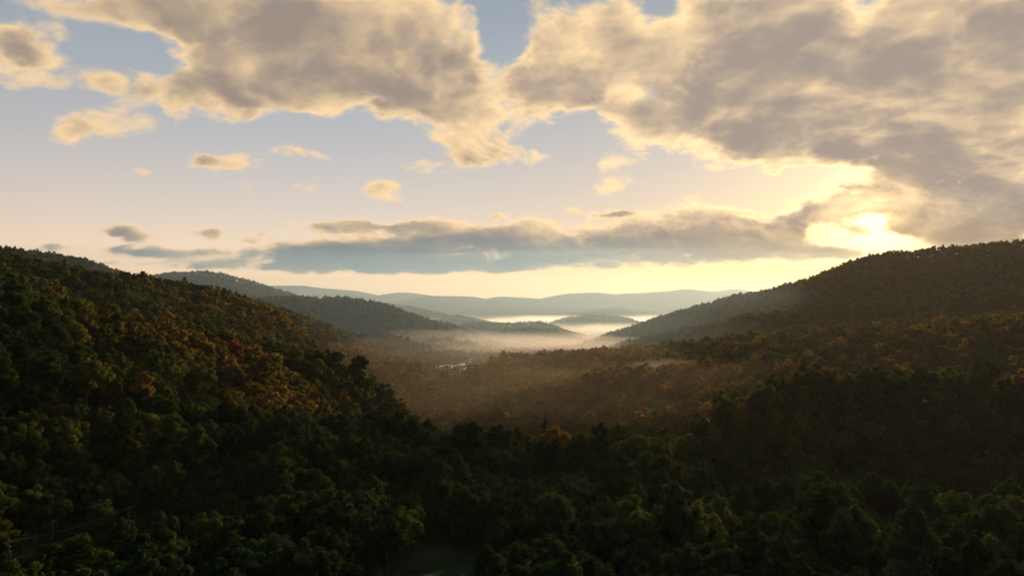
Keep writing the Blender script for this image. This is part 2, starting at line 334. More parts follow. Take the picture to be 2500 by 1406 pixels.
# ---------------------------------------------------------------- leaves and bark
def leaf_nodes(m):
    nt = m.node_tree; nt.nodes.clear()
    at_ = nt.nodes.new('ShaderNodeAttribute'); at_.attribute_type = 'INSTANCER'; at_.attribute_name = 'tint'
    t = S(nt, at_.outputs['Fac'])
    geo = nt.nodes.new('ShaderNodeNewGeometry'); oi = nt.nodes.new('ShaderNodeObjectInfo')
    n = noise(nt, geo.outputs['Position'], 0.55, 2.0)
    rp = nt.nodes.new('ShaderNodeValToRGB'); cr = rp.color_ramp
    stops = [(0.0, (.019, .038, .018)), (.30, (.036, .060, .020)), (.50, (.082, .088, .024)), (.66, (.128, .102, .026)), (.80, (.152, .098, .027)), (.92, (.185, .080, .024)), (1.0, (.270, .070, .028))]
    while len(cr.elements) < len(stops): cr.elements.new(0.5)
    for e, (p, c) in zip(cr.elements, stops): e.position = p; e.color = c + (1,)
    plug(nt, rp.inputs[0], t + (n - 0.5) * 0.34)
    br = n.sstep(.2, .8, .72, 1.28) * (S(nt, oi.outputs['Random']) * 0.8 + 0.6)
    col = cmix(nt, 1.0, rp.outputs[0], comb(nt, br, br, br), 'MULTIPLY')
    d = nt.nodes.new('ShaderNodeBsdfDiffuse'); tr = nt.nodes.new('ShaderNodeBsdfTranslucent'); mx = nt.nodes.new('ShaderNodeMixShader')
    plug(nt, d.inputs[0], col); plug(nt, tr.inputs[0], cmix(nt, 1.0, col, (1.25, 1.2, .7), 'MULTIPLY')); mx.inputs[0].default_value = 0.5
    nt.links.new(d.outputs[0], mx.inputs[1]); nt.links.new(tr.outputs[0], mx.inputs[2])
    out = nt.nodes.new('ShaderNodeOutputMaterial'); nt.links.new(mx.outputs[0], out.inputs[0])
M_LEAF = bpy.data.materials.new('leaf'); M_LEAF.use_nodes = True; leaf_nodes(M_LEAF)
def bark(nt, b):
    g = nt.nodes.new('ShaderNodeNewGeometry'); n = noise(nt, vmath(nt, 'MULTIPLY', g.outputs['Position'], (6, 6, 0.8)), 1.0, 4.0)
    nt.links.new(cmix(nt, n, (.045, .034, .026), (.12, .10, .08)).k, b.inputs['Base Color'])
M_BARK = material('bark', (.08, .06, .05), 0.9, bark)

# ---------------------------------------------------------------- tree shapes
def ico(sub):
    bm = bmesh.new(); bmesh.ops.create_icosphere(bm, subdivisions=sub, radius=1.0)
    V = np.array([v.co[:] for v in bm.verts]); Fc = np.array([[v.index for v in f.verts] for f in bm.faces]); bm.free(); return V, Fc
ICO1, ICO2 = ico(1), ico(2)
class Geo:
    def __init__(s): s.V, s.F, s.M, s.n = [], [], [], 0
    def add(s, V, F, mi=0):
        F = np.asarray(F); 
        if F.shape[1] == 3: F = np.concatenate([F, F[:, 2:3]], 1)
        s.V.append(np.asarray(V, float)); s.F.append(F + s.n); s.M.append(np.full(len(F), mi)); s.n += len(V)
    def mesh(s, name, mats):
        V, F, M = np.concatenate(s.V), np.concatenate(s.F), np.concatenate(s.M)
        me = bpy.data.meshes.new(name); tri = F[:, 2] == F[:, 3]; tot = np.where(tri, 3, 4).astype(np.int32)
        loops = F.ravel()[(np.arange(F.size) % 4 < 3) | np.repeat(~tri, 4)]
        me.vertices.add(len(V)); me.vertices.foreach_set('co', V.astype(np.float32).ravel())
        me.loops.add(len(loops)); me.loops.foreach_set('vertex_index', loops.astype(np.int32))
        me.polygons.add(len(F)); me.polygons.foreach_set('loop_start', np.concatenate([[0], np.cumsum(tot)[:-1]]).astype(np.int32)); me.polygons.foreach_set('loop_total', tot)
        for m in mats: me.materials.append(m)
        me.polygons.foreach_set('material_index', M.astype(np.int32)); me.update(calc_edges=True); return me
def unit(v): return v / np.maximum(np.linalg.norm(v, axis=-1, keepdims=True), 1e-9)
def leaf_quads(g, P, N, size, rng):
    """one kite-shaped leaf spray at each point, roughly facing N"""
    n = len(P); N = unit(N + rng.normal(0, .33, (n, 3))); T = unit(np.cross(N, rng.normal(0, 1, (n, 3)))); B = np.cross(N, T)
    s = (size * rng.uniform(.6, 1.35, (n, 1)))
    V = np.stack([P - T * s * .55, P - B * s * .36 + N * s * .10, P + T * s * .6, P + B * s * .36 + N * s * .10], 1).reshape(-1, 3)
    g.add(V, np.arange(n * 4).reshape(-1, 4))
def tube(g, pts, radii, k=6, mi=0):
    pts = np.asarray(pts, float); V = []
    for i, p in enumerate(pts):
        d = unit((pts[min(i + 1, len(pts) - 1)] - pts[max(i - 1, 0)])[None])[0]; u = unit(np.cross(d, (0.31, 0.95, 0.05))[None])[0]; w = np.cross(d, u)
        for j in range(k):
            a = 2 * math.pi * j / k; V.append(p + radii[i] * (math.cos(a) * u + math.sin(a) * w))
    Fq = [[i * k + j, i * k + (j + 1) % k, (i + 1) * k + (j + 1) % k, (i + 1) * k + j] for i in range(len(pts) - 1) for j in range(k)]
    g.add(np.array(V), Fq, mi)
def broad_crown(seed, nclump, nleaf, leaf, sub, H=17.0, Rc=5.6, flat=1.0):
    rng = np.random.default_rng(seed); g = Geo(); zc = H * .60; hz = H * .40 * flat; cl = []
    k = 0
    while len(cl) < nclump and k < 4000:
        k += 1; v = unit(rng.normal(0, 1, (1, 3)))[0]; v[2] = abs(v[2]) if rng.random() < .8 else v[2]
        rr = rng.uniform(.45, .95) if rng.random() < .8 else rng.uniform(0, .5)
        taper = 1.0 if v[2] > 0 else .9
        c = np.array([v[0] * Rc * rr * taper, v[1] * Rc * rr * taper, zc + v[2] * hz * rr]); r = Rc * rng.uniform(.20, .42) * (9 / max(nclump, 6)) ** .30
        if all(np.linalg.norm(c - a) > .62 * max(r, b) for a, b in cl): cl.append((c, r))
    off = rng.uniform(-.9, .9, 3)
    for c, r in cl:
        V, Fc = (ICO2 if sub == 2 else ICO1); W = V * (r * .76 * (1 + rng.normal(0, .10, (len(V), 1)))) * (1, 1, .82) + c; g.add(W, Fc)
        if nleaf:
            D = unit(rng.normal(0, 1, (nleaf, 3)) + (0, 0, .35)); leaf_quads(g, c + D * r * rng.uniform(.74, 1.26, (nleaf, 1)) * (1, 1, .85), D, leaf, rng)
    return g, cl
def trunk_geo(g, seed, cl, H, mi=0, limbs=5):
    rng = np.random.default_rng(seed + 99); b = rng.normal(0, .25, (4, 2))
    top = H * .62; pts = [(0, 0, -1.2), (b[0, 0] * .3, b[0, 1] * .3, H * .15), (b[1, 0], b[1, 1], H * .35), (b[2, 0], b[2, 1], top)]
    tube(g, pts, [.42, .32, .24, .10], 7, mi)
    for c, r in cl[:limbs]:
        s = np.array(pts[2]) + (0, 0, rng.uniform(-1.5, 1.5)); m = (s + c) / 2 + rng.normal(0, .3, 3) + (0, 0, -.3); tube(g, [s, m, c], [.15, .10, .04], 5, mi)
def conifer(seed, tiers, per, leaf, H=21.0, Rc=3.6):
    rng = np.random.default_rng(seed); g = Geo()
    for i in range(tiers):
        f = i / (tiers - 1); z = H * (.16 + .83 * f); r = Rc * (1 - f) ** .85 * rng.uniform(.85, 1.15) + .25
        n = max(4, int(per * (1 - f * .6)))
        a = np.linspace(0, 2 * math.pi, n, endpoint=False) + rng.uniform(0, 6.3) + rng.normal(0, .15, n)
        for q in (.45, .75, 1.0):
            P = np.stack([np.cos(a) * r * q, np.sin(a) * r * q, np.full(n, z) - .22 * r * q + rng.normal(0, .12, n)], 1)
            leaf_quads(g, P, np.tile((0, 0, 1.0), (n, 1)) + np.stack([np.cos(a), np.sin(a), 0 * a], 1) * .5, leaf * (.55 + .5 * r / Rc), rng)
        V, Fc = ICO1; g.add(V * (r * .55, r * .55, H / tiers * .55) + (0, 0, z - .1), Fc)
    return g, [(np.array((0, 0, H * .7)), 1.0)]
SHAPES = {}                                              # kind -> [(crown mesh, trunk mesh)]
SPEC = [(42, 17.0, 5.6, 1.0), (48, 18.5, 6.4, .92), (36, 16.0, 4.9, 1.05), (46, 19.5, 5.4, 1.12), (40, 15.0, 6.0, .85)]
SHAPES['broad'] = []; lod_objs = []
for k, (nc, H, Rc, fl) in enumerate(SPEC):
    g, cl = broad_crown(40 + k, nc, 120, .64, 1, H, Rc, fl); cr_me = g.mesh('broadleaf_crown', [M_LEAF])
    t = Geo(); trunk_geo(t, k, cl, H); SHAPES['broad'].append((cr_me, t.mesh('broadleaf_trunk', [M_BARK]), H, Rc))
SHAPES['pine'] = []
for k in range(2):
    g, cl = conifer(70 + k, 15, 13, 1.15, 22.0 + 2 * k, 3.9); t = Geo(); trunk_geo(t, 30 + k, [], 22.0 + 2 * k); SHAPES['pine'].append((g.mesh('pine_crown', [M_LEAF]), t.mesh('pine_trunk', [M_BARK]), 22.0 + 2 * k, 3.9))
LIB = bpy.data.collections.new('tree_shapes')            # shapes scattered by the forest, never drawn by themselves
lib_n = 0
def lib(me):
    global lib_n
    o = bpy.data.objects.new('shape_%03d' % lib_n, me); LIB.objects.link(o); lib_n += 1; return lib_n - 1
def merged(seed, nc, nl, lf, sub, H, Rc, fl, trunk=True):
    g, cl = broad_crown(seed, nc, nl, lf, sub, H, Rc, fl)
    if trunk: trunk_geo(g, seed, cl, H, 1, 2)
    return g.mesh('tree_shape', [M_LEAF, M_BARK])
LOD = [[], [], [], []]
for k, (nc, H, Rc, fl) in enumerate(SPEC):
    LOD[0].append(lib(merged(40 + k, nc, 120, .64, 1, H, Rc, fl)))
for k, (nc, H, Rc, fl) in enumerate(SPEC): LOD[1].append(lib(merged(140 + k, 15, 30, 1.35, 1, H, Rc, fl)))
for k, (nc, H, Rc, fl) in enumerate(SPEC[:4]): LOD[2].append(lib(merged(240 + k, 8, 10, 2.0, 1, H, Rc, fl, False)))
for k, (nc, H, Rc, fl) in enumerate(SPEC[:3]): LOD[3].append(lib(merged(340 + k, 4, 6, 3.2, 1, H, Rc, fl, False)))
PINE = []
for k in range(2):
    g, cl = conifer(70 + k, 15, 13, 1.15, 22.0 + 2 * k, 3.9); PINE.append(lib(g.mesh('pine_shape', [M_LEAF])))

# ---------------------------------------------------------------- where trees stand
def horizon_table():
    """how high the land (with its trees) already stands on each bearing in front of each distance"""
    e = (GZ + np.where(RR < 4500, 11.0, 0) - CAM_Z) / RR
    return np.maximum.accumulate(np.where(RR < 80, -9, e), 0)
HT = horizon_table()
def hidden(x, y, ztop):
    a = np.arctan2(x, y); r = np.hypot(x, y)
    ai = np.clip(np.searchsorted(ang, a), 0, na - 1); ri = np.clip(np.searchsorted(rad, r * 0.985 - 14) - 1, 0, nr - 1)
    return (ztop - CAM_Z) / r < HT[ri, ai] - 0.004
xs, ys, ss, us = [], [], [], []
for d0, d1, s, under in ((100, 700, 8.2, 0), (700, 1500, 8.8, 0), (1500, 2700, 10.0, 0), (2700, 5200, 13.0, 0), (100, 900, 7.1, 1)):   # the last: saplings and brush under the canopy
    wx = d1 * .80 + 30
    gx_, gy_ = np.meshgrid(np.arange(-wx, wx, s), np.arange(d0 * .72, d1, s))
    gx_ = gx_ + RNG.uniform(-.42, .42, gx_.shape) * s + (np.arange(gx_.shape[0]) % 2)[:, None] * s * .5; gy_ = gy_ + RNG.uniform(-.42, .42, gy_.shape) * s
    r = np.hypot(gx_, gy_); m = (r >= d0) & (r < d1) & (np.abs(gx_) < gy_ * .78 + 25)
    xs.append(gx_[m]); ys.append(gy_[m]); ss.append(np.full(m.sum(), 8.4 if under else s)); us.append(np.full(m.sum(), under))
TX, TY, TS, US = map(np.concatenate, (xs, ys, ss, us))
keep = ~open_ground(TX, TY, 3.0); TX, TY, TS, US = TX[keep], TY[keep], TS[keep], US[keep]
TZ = land_z(TX, TY); TD = np.hypot(TX, TY)
keep = ~hidden(TX, TY, TZ + 24); TX, TY, TZ, TS, TD, US = (v[keep] for v in (TX, TY, TZ, TS, TD, US))
n = len(TX)
SCL = RNG.lognormal(0, .23, n) * (TS / 8.4) ** .8 * (1 + .35 * vnoise(TX / 60, TY / 60, 91)); SCL = np.clip(SCL, .55, 1.5)
WID = RNG.uniform(.86, 1.14, n) * (TS / 8.4) ** .45; SCL = SCL / (TS / 8.4) ** .45; SCL = np.where(low_growth(TX, TY), SCL * .40, SCL); SCL = np.where((US == 1) & ~low_growth(TX, TY), SCL * .36, SCL); WID = np.where(US == 1, WID * 1.25, WID); ROT = RNG.uniform(0, 6.283, n)
PX = 1250 + TX / TY * FPX
# autumn comes first to the valley and the sunny spur: leaf tone by place, with some glow and haze coloured in
patch = fbm(TX / 130, TY / 130, 55, 3)
turned_glow = np.interp(TD, [150, 380, 470, 650, 1000, 1300, 2400, 5000], [.10, .12, .34, .50, .46, .42, .40, .32]) + np.where(TD > 560, .55, .45) * patch
turned_glow = np.where((PX < 1000) & (TD > 330) & (TD < 760), turned_glow + .03, turned_glow); turned_glow = np.where((PX > 1650) & (TD > 1350), turned_glow + .28, turned_glow)  # right hill leaves reddened further to imitate the warm haze before it
turned_glow = np.where((PX > 1250) & (PX < 1800) & (TD > 560) & (TD < 950), turned_glow + .12, turned_glow)  # amber light in the hollow, put into the leaf tint
TINT = np.clip(turned_glow + RNG.normal(0, 1, n) * np.where(TD > 560, .22, .12), .0, .76); TINT = np.where((RNG.random(n) < .006) & (TD > 450), RNG.uniform(.78, .86, n), TINT)
LODI = np.digitize(TD, [470, 1150, 2700]); LODI = np.where(US == 1, np.maximum(LODI, 1), LODI)
PID = np.empty(n, int)
for l in range(4):
    m = LODI == l; PID[m] = np.array(LOD[l])[RNG.integers(0, len(LOD[l]), m.sum())]
pine = (RNG.random(n) < np.where(TD < 470, .06, .012)) & (TD < 1600) & (patch < .25) & (US == 0)
PID[pine] = np.array(PINE)[RNG.integers(0, 2, pine.sum())]; TINT[pine] = RNG.uniform(0, .12, pine.sum()); SCL[pine] *= np.where(TD[pine] < 470, .95, .72)
# ---------------------------------------------------------------- which trees show largest: paint discs far to near and count
Wd, Hd = 1024, 575
near_i = np.where(TD < 1000)[0]; near_i = near_i[np.argsort(-TD[near_i])]
buf = np.full((Hd, Wd), -1, np.int32); fpx = FPX * Wd / 2500
for k in near_i:
    Hh, Rr = (22.5, 3.6) if pine[k] else SPEC[PID[k] % 5 if LODI[k] == 0 else 0][1:3]
    cx = Wd / 2 + TX[k] / TY[k] * fpx; cyp = 288 - (TZ[k] + Hh * .62 * SCL[k] - CAM_Z) / TY[k] * fpx
    rx = Rr * SCL[k] * WID[k] / TY[k] * fpx; ry = Hh * .40 * SCL[k] / TY[k] * fpx
    x0, x1, y0, y1 = int(cx - rx), int(cx + rx) + 1, int(cyp - ry), int(cyp + ry) + 1
    if x1 < 0 or x0 >= Wd or y1 < 0 or y0 >= Hd: continue
    yy, xx = np.mgrid[max(y0, 0):min(y1, Hd), max(x0, 0):min(x1, Wd)]
    buf[max(y0, 0):min(y1, Hd), max(x0, 0):min(x1, Wd)][((xx - cx) / rx) ** 2 + ((yy - cyp) / ry) ** 2 < 1] = k
cnt = np.bincount(buf[buf >= 0], minlength=n)
# the one scarlet maple on the crest of the spur and its orange neighbours
for mx_, my_, tn in ((577, 838, 1.0), (237, 782, .84), (700, 905, .76), (365, 935, .76), (305, 945, .80), (960, 960, .76), (1350, 1075, .80), (1560, 1030, .76)):
    yy, xx = int(my_ * Wd / 2500), int(mx_ * Wd / 2500); win = buf[yy - 3:yy + 4, xx - 3:xx + 4]; ids = win[win >= 0]
    if len(ids):
        k = int(np.bincount(ids).argmax()); TINT[k] = tn
        if tn == 1.0: cnt[k] += 10000
        if pine[k]: pine[k] = False; PID[k] = LOD[int(LODI[k])][0]
cnt = np.where(US == 1, 0, cnt); BIG = np.argsort(-cnt)[:290]; BIG = BIG[cnt[BIG] > 12]
is_big = np.zeros(n, bool); is_big[BIG] = True

# ---------------------------------------------------------------- the woods beyond count: one object, shapes scattered by geometry nodes
rest = ~is_big
def woods(name, idx):
    me = bpy.data.meshes.new(name); me.vertices.add(len(idx)); me.vertices.foreach_set('co', np.stack([TX[idx], TY[idx], TZ[idx] - .3], 1).astype(np.float32).ravel())
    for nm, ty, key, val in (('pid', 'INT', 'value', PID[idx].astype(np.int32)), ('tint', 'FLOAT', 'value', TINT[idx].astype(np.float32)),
                             ('rot', 'FLOAT_VECTOR', 'vector', np.stack([0 * ROT[idx], 0 * ROT[idx], ROT[idx]], 1).astype(np.float32).ravel()),
                             ('scl', 'FLOAT_VECTOR', 'vector', np.stack([SCL[idx] * WID[idx], SCL[idx] * WID[idx], SCL[idx]], 1).astype(np.float32).ravel())):
        a = me.attributes.new(nm, ty, 'POINT'); a.data.foreach_set(key, val)
    me.update()
    ng = bpy.data.node_groups.new('scatter_trees', 'GeometryNodeTree')
    ng.interface.new_socket('Geometry', in_out='INPUT', socket_type='NodeSocketGeometry'); ng.interface.new_socket('Geometry', in_out='OUTPUT', socket_type='NodeSocketGeometry')
    N = ng.nodes.new; gi, go = N('NodeGroupInput'), N('NodeGroupOutput'); iop = N('GeometryNodeInstanceOnPoints'); ci = N('GeometryNodeCollectionInfo')
    ci.inputs['Collection'].default_value = LIB; ci.inputs['Separate Children'].default_value = True; ci.inputs['Reset Children'].default_value = True
    def attr(nm, ty):
        q = N('GeometryNodeInputNamedAttribute'); q.data_type = ty; q.inputs[0].default_value = nm; return q.outputs[0]
    L = ng.links.new
    L(gi.outputs[0], iop.inputs['Points']); L(ci.outputs[0], iop.inputs['Instance']); iop.inputs['Pick Instance'].default_value = True
    L(attr('pid', 'INT'), iop.inputs['Instance Index']); L(attr('rot', 'FLOAT_VECTOR'), iop.inputs['Rotation']); L(attr('scl', 'FLOAT_VECTOR'), iop.inputs['Scale'])
    L(iop.outputs[0], go.inputs[0])
    o = link(name, me, kind='stuff', label='unbroken autumn woods covering the hills and valley beyond the nearest trees', category='forest')
    md = o.modifiers.new('scatter', 'NODES'); md.node_group = ng; return o
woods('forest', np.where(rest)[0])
print('TREES', n, 'big', len(BIG), 'min px', cnt[BIG].min(), 'lod', np.bincount(LODI))

# ---------------------------------------------------------------- the trees one can pick out, each a thing of its own
def plant(k, label):
    kind = 'pine' if pine[k] else 'broad'
    sh = SHAPES[kind][PINE.index(PID[k]) if pine[k] else PID[k] % 5]
    root = link('pine_tree' if pine[k] else 'broadleaf_tree', None, None, (TX[k], TY[k], TZ[k] - .3), label=label, category='pine tree' if pine[k] else 'tree', group='nearest trees of the wooded slopes')
    root.rotation_euler = (0, 0, ROT[k]); root.scale = (SCL[k] * WID[k], SCL[k] * WID[k], SCL[k]); root.empty_display_size = 1.0
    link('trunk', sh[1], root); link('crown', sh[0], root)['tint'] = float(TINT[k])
    return root
ORD = ['', 'first', 'second', 'third', 'fourth', 'fifth', 'sixth', 'seventh', 'eighth', 'ninth', 'tenth', 'eleventh', 'twelfth', 'thirteenth', 'fourteenth', 'fifteenth', 'sixteenth', 'seventeenth', 'eighteenth', 'nineteenth']
CARD = ['', 'one', 'two', 'three', 'four', 'five', 'six', 'seven', 'eight', 'nine', 'ten', 'eleven', 'twelve', 'thirteen', 'fourteen', 'fifteen', 'sixteen', 'seventeen', 'eighteen', 'nineteen']
def ordinal(i):
    if i < 20: return ORD[i]
    t = ['', '', 'twent', 'thirt', 'fort', 'fift', 'sixt', 'sevent'][i // 10]
    return t + 'ieth' if i % 10 == 0 else t + 'y-' + ORD[i % 10]
TOPY = 703 + (CAM_Z - TZ - 15 * SCL) / TY * FPX
def place_of(k):
    if TD[k] > 600 and PX[k] > 930: return 'hollow below the village'
    if PX[k] < 700 and TD[k] < 400: return 'slope beside the power line'
    if PX[k] < 1000 and TD[k] >= 400: return 'spur with the scarlet maple'
    if PX[k] < 1700: return 'wood round the clearing'
    return 'knoll below the big hill'
rows = {}
for k in BIG: rows.setdefault(place_of(k), []).append(k)
COLOR = [(.16, 'deep green'), (.34, 'green'), (.50, 'olive green'), (.64, 'golden olive'), (.78, 'rusty brown'), (.88, 'orange'), (2, 'scarlet')]
FORM = ['domed', 'broad', 'small-headed', 'tall', 'low spreading']
for reg, ks in rows.items():
    ks = sorted(ks, key=lambda k: -TOPY[k]); per = 9 if len(ks) < 165 else 16
    bands = [ks[i:i + per] for i in range(0, len(ks), per)]
    for r_, band in enumerate(bands):
        for c_, k in enumerate(sorted(band, key=lambda q: PX[q])):
            col = next(nm for lim, nm in COLOR if TINT[k] < lim); form = 'pointed' if pine[k] else FORM[PID[k] % 5 if LODI[k] == 0 else 0]
            plant(k, '%s %s %s, %s along row %s up the %s' % (col, form, 'pine' if pine[k] else 'tree', ORD[c_ + 1], CARD[r_ + 1], reg))

# ---------------------------------------------------------------- open fields and the village road
def patch(name, cx, cy, rx, ry, mat, label, rot=0.0, lift=.25, n=14):
    V, Fq = [], []
    for j in range(n + 1):
        for i in range(24):
            a = 2 * math.pi * i / 24; q = j / n; w = 1 + .10 * math.sin(3 * a + cx) + .06 * math.sin(5 * a + cy)
            u, v = math.cos(a) * rx * q * w, math.sin(a) * ry * q * w; x, y = cx + u * math.cos(rot) - v * math.sin(rot), cy + u * math.sin(rot) + v * math.cos(rot)
            V.append((x, y, 0))
            if j < n: Fq.append((j * 24 + i, j * 24 + (i + 1) % 24, (j + 1) * 24 + (i + 1) % 24, (j + 1) * 24 + i))
    V = np.array(V); V[:, 2] = land_z(V[:, 0], V[:, 1]) + lift
    return link(name, quads_mesh(name, V, np.array(Fq), mat, True), kind='structure', label=label, category='field')
def two_tone(c0, c1, scale):
    def f(nt, b):
        g = nt.nodes.new('ShaderNodeNewGeometry'); nt.links.new(cmix(nt, noise(nt, g.outputs['Position'], scale, 4.0).sstep(.3, .7), c0, c1).k, b.inputs['Base Color'])
    return f
M_GRASS = material('meadow_grass', (.05, .08, .03), .95, two_tone((.010, .026, .010), (.020, .038, .013), .25))
M_STRAW = material('cut_hay', (.5, .42, .26), .95, two_tone((.46, .40, .25), (.58, .50, .32), .06))
M_ROAD = material('pale_gravel', (.42, .39, .34), .95, two_tone((.36, .33, .28), (.48, .44, .38), .5))
patch('grass_field', gx, gy - 44, 16, 66, M_GRASS, 'dark green grass clearing among the near trees', -0.06)
patch('hay_field', vil(1096, 1420), 1424, 23, 62, M_STRAW, 'pale hay field at the edge of the village')
def ribbon(name, pts, w, mat, label, lift=.3):
    P = np.array(pts, float); V = []
    for i, p in enumerate(P):
        d = P[min(i + 1, len(P) - 1)] - P[max(i - 1, 0)]; d = d / np.linalg.norm(d); nrm = np.array([-d[1], d[0]])
        for s_ in (-1, 1): V.append((*(p + nrm * w / 2 * s_), 0))
    V = np.array(V); V[:, 2] = land_z(V[:, 0], V[:, 1]) + lift
    Fq = np.array([[2 * i, 2 * i + 1, 2 * i + 3, 2 * i + 2] for i in range(len(P) - 1)])
    return link(name, quads_mesh(name, V, Fq, mat), kind='structure', label=label, category='road')
rp_ = [(vil(1131, 1290), 1240), (vil(1131, 1290), 1262), (vil(1131, 1290), 1285), (vil(1133, 1290), 1308), (vil(1136, 1330), 1335), (vil(1137, 1370), 1365), (vil(1140, 1420), 1400), (vil(1143, 1470), 1450), (vil(1146, 1520), 1500), (vil(1152, 1590), 1560)]
ribbon('road', rp_, 7.0, M_ROAD, 'pale village lane seen end-on between the trees')

# ---------------------------------------------------------------- village houses
def boxg(g, lo, hi, mi=0):
    v = np.array([(x, y, z) for z in (lo[2], hi[2]) for y in (lo[1], hi[1]) for x in (lo[0], hi[0])], float)
    g.add(v, [(0, 2, 3, 1), (4, 5, 7, 6), (0, 1, 5, 4), (2, 6, 7, 3), (0, 4, 6, 2), (1, 3, 7, 5)], mi)
M_WALL = {'white': material('white_boards', (.78, .76, .72), .7), 'cream': material('cream_boards', (.70, .63, .50), .7), 'grey': material('grey_boards', (.34, .34, .33), .8), 'red': material('red_boards', (.26, .07, .05), .8), 'log': material('brown_logs', (.16, .09, .05), .85)}
M_ROOF = {'tin': material('pale_tin', (.74, .73, .70), .42), 'shingle': material('grey_shingle', (.20, .19, .19), .85), 'brown': material('brown_shingle', (.16, .11, .08), .85), 'zinc': material('weathered_zinc', (.30, .33, .34), .5)}
M_PANE = material('dark_pane', (.03, .035, .04), .15); M_DOOR = material('door_paint', (.12, .08, .06), .6); M_BRICK = material('chimney_brick', (.30, .13, .09), .9)
def house(x, y, w, d, h, pitch, wall, roof, label, rot=0.0, name='house', big_door=False, arched=False, chimney=True):
    z = float(land_z(np.array([x]), np.array([y]))[0])
    root = link(name, None, None, (x, y, z), label=label, category='barn' if name == 'barn' else ('cabin' if name == 'cabin' else 'house'), group='village buildings' if name != 'cabin' else 'cabins')
    root.rotation_euler = (0, 0, rot)
    g = Geo(); boxg(g, (-w / 2, -d / 2, -1.5), (w / 2, d / 2, h))
    rh = pitch * d / 2
    for sx in (-1, 1): g.add([(sx * w / 2, -d / 2, h), (sx * w / 2, d / 2, h), (sx * w / 2, 0, h + rh)], [(0, 1, 2)])
    link('wall', g.mesh('house_wall', [M_WALL[wall]]), root)
    g = Geo(); prof = [(-d / 2 - .5, h - .5 * pitch), (0, h + rh), (d / 2 + .5, h - .5 * pitch)]
    if arched: prof = [(math.cos(a) * (d / 2 + .4), h - .2 + math.sin(a) * rh * 1.15) for a in np.linspace(math.pi, 0, 11)]
    for (y0, z0), (y1, z1) in zip(prof[:-1], prof[1:]):
        a = np.array([(-w / 2 - .4, y0, z0 + .05), (w / 2 + .4, y0, z0 + .05), (w / 2 + .4, y1, z1 + .05), (-w / 2 - .4, y1, z1 + .05)]); g.add(np.concatenate([a, a + (0, 0, .18)]), [(0, 3, 2, 1), (4, 5, 6, 7), (0, 1, 5, 4), (1, 2, 6, 5), (2, 3, 7, 6), (3, 0, 4, 7)])
    rf = link('roof', g.mesh('house_roof', [M_ROOF[roof]]), root)
    if chimney:
        g = Geo(); boxg(g, (w * .22, -.4, h + rh * .6), (w * .22 + .8, .4, h + rh + 1.1)); link('chimney', g.mesh('chimney', [M_BRICK]), rf)
    nw = max(2, int(w / 3.2)); dx = w / nw
    for i in range(nw):
        xx = -w / 2 + dx * (i + .5)
        if i == nw // 2:
            dw, dh = (1.9, 3.1) if big_door else (.5, 2.1); g = Geo(); boxg(g, (xx - dw, -d / 2 - .06, 0), (xx + dw, -d / 2 + .03, dh)); dr = link('door', g.mesh('door', [M_DOOR]), root)
            g = Geo(); boxg(g, (xx + dw * .7, -d / 2 - .12, 1.0), (xx + dw * .7 + .12, -d / 2 - .06, 1.15)); link('handle', g.mesh('handle', [M_ROOF['zinc']]), dr)
        else:
            g = Geo(); boxg(g, (xx - .55, -d / 2 - .07, 1.0), (xx + .55, -d / 2 + .03, 2.3)); wn_ = link('window', g.mesh('window', [M_WALL['white']]), root)
            g = Geo(); boxg(g, (xx - .45, -d / 2 - .10, 1.1), (xx + .45, -d / 2 - .072, 2.2)); link('pane', g.mesh('pane', [M_PANE]), wn_)
    return root
house(vil(1126, 1395), 1395, 12.5, 11, 4.2, .62, 'white', 'tin', 'white barn with bright arched tin roof beside the hay field', .35, 'barn', True, True, False)
house(vil(1113, 1385), 1380, 6, 5, 2.8, .6, 'red', 'tin', 'small red shed by the white barn', .1, 'barn', False, False, False)
house(vil(1150, 1440), 1440, 9, 7.5, 5.2, .8, 'white', 'shingle', 'tall white house with grey roof behind the barn', -.2)
house(vil(1143, 1405), 1405, 7, 5, 2.9, .6, 'cream', 'tin', 'low cream outbuilding with pale roof between barn and houses', .1, chimney=False)
house(vil(1168, 1402), 1402, 14, 8, 3.4, .55, 'white', 'tin', 'long white house with pale tin roof under the round village tree', .15)
house(vil(1157, 1398), 1400, 7, 6, 2.9, .6, 'cream', 'tin', 'cream cottage next to the long white house', 0)
house(vil(1142, 1555), 1555, 12, 8, 4.6, .6, 'cream', 'tin', 'cream farmhouse at the far end of the lane', .25)
house(vil(1151, 1575), 1575, 10, 8, 5.2, .7, 'white', 'tin', 'white farmhouse farthest up the lane', -.3)
house(vil(1179, 1560), 1560, 8, 7, 4.8, .7, 'white', 'tin', 'white house alone behind the round village tree', .2)
house(vil(1186, 1550), 1548, 7, 6, 3.2, .6, 'cream', 'shingle', 'small cream house with grey roof behind the round village tree', -.1)
house(vil(1057, 1150), 1150, 11, 7, 3.0, .55, 'cream', 'tin', 'cream house with tin roof half hidden below the spur', .3)
cab = house(vil(444, 226), 226, 9.5, 7.5, 2.9, .55, 'log', 'zinc', 'dark log cabin with weathered zinc roof under the near trees', .45, 'cabin')

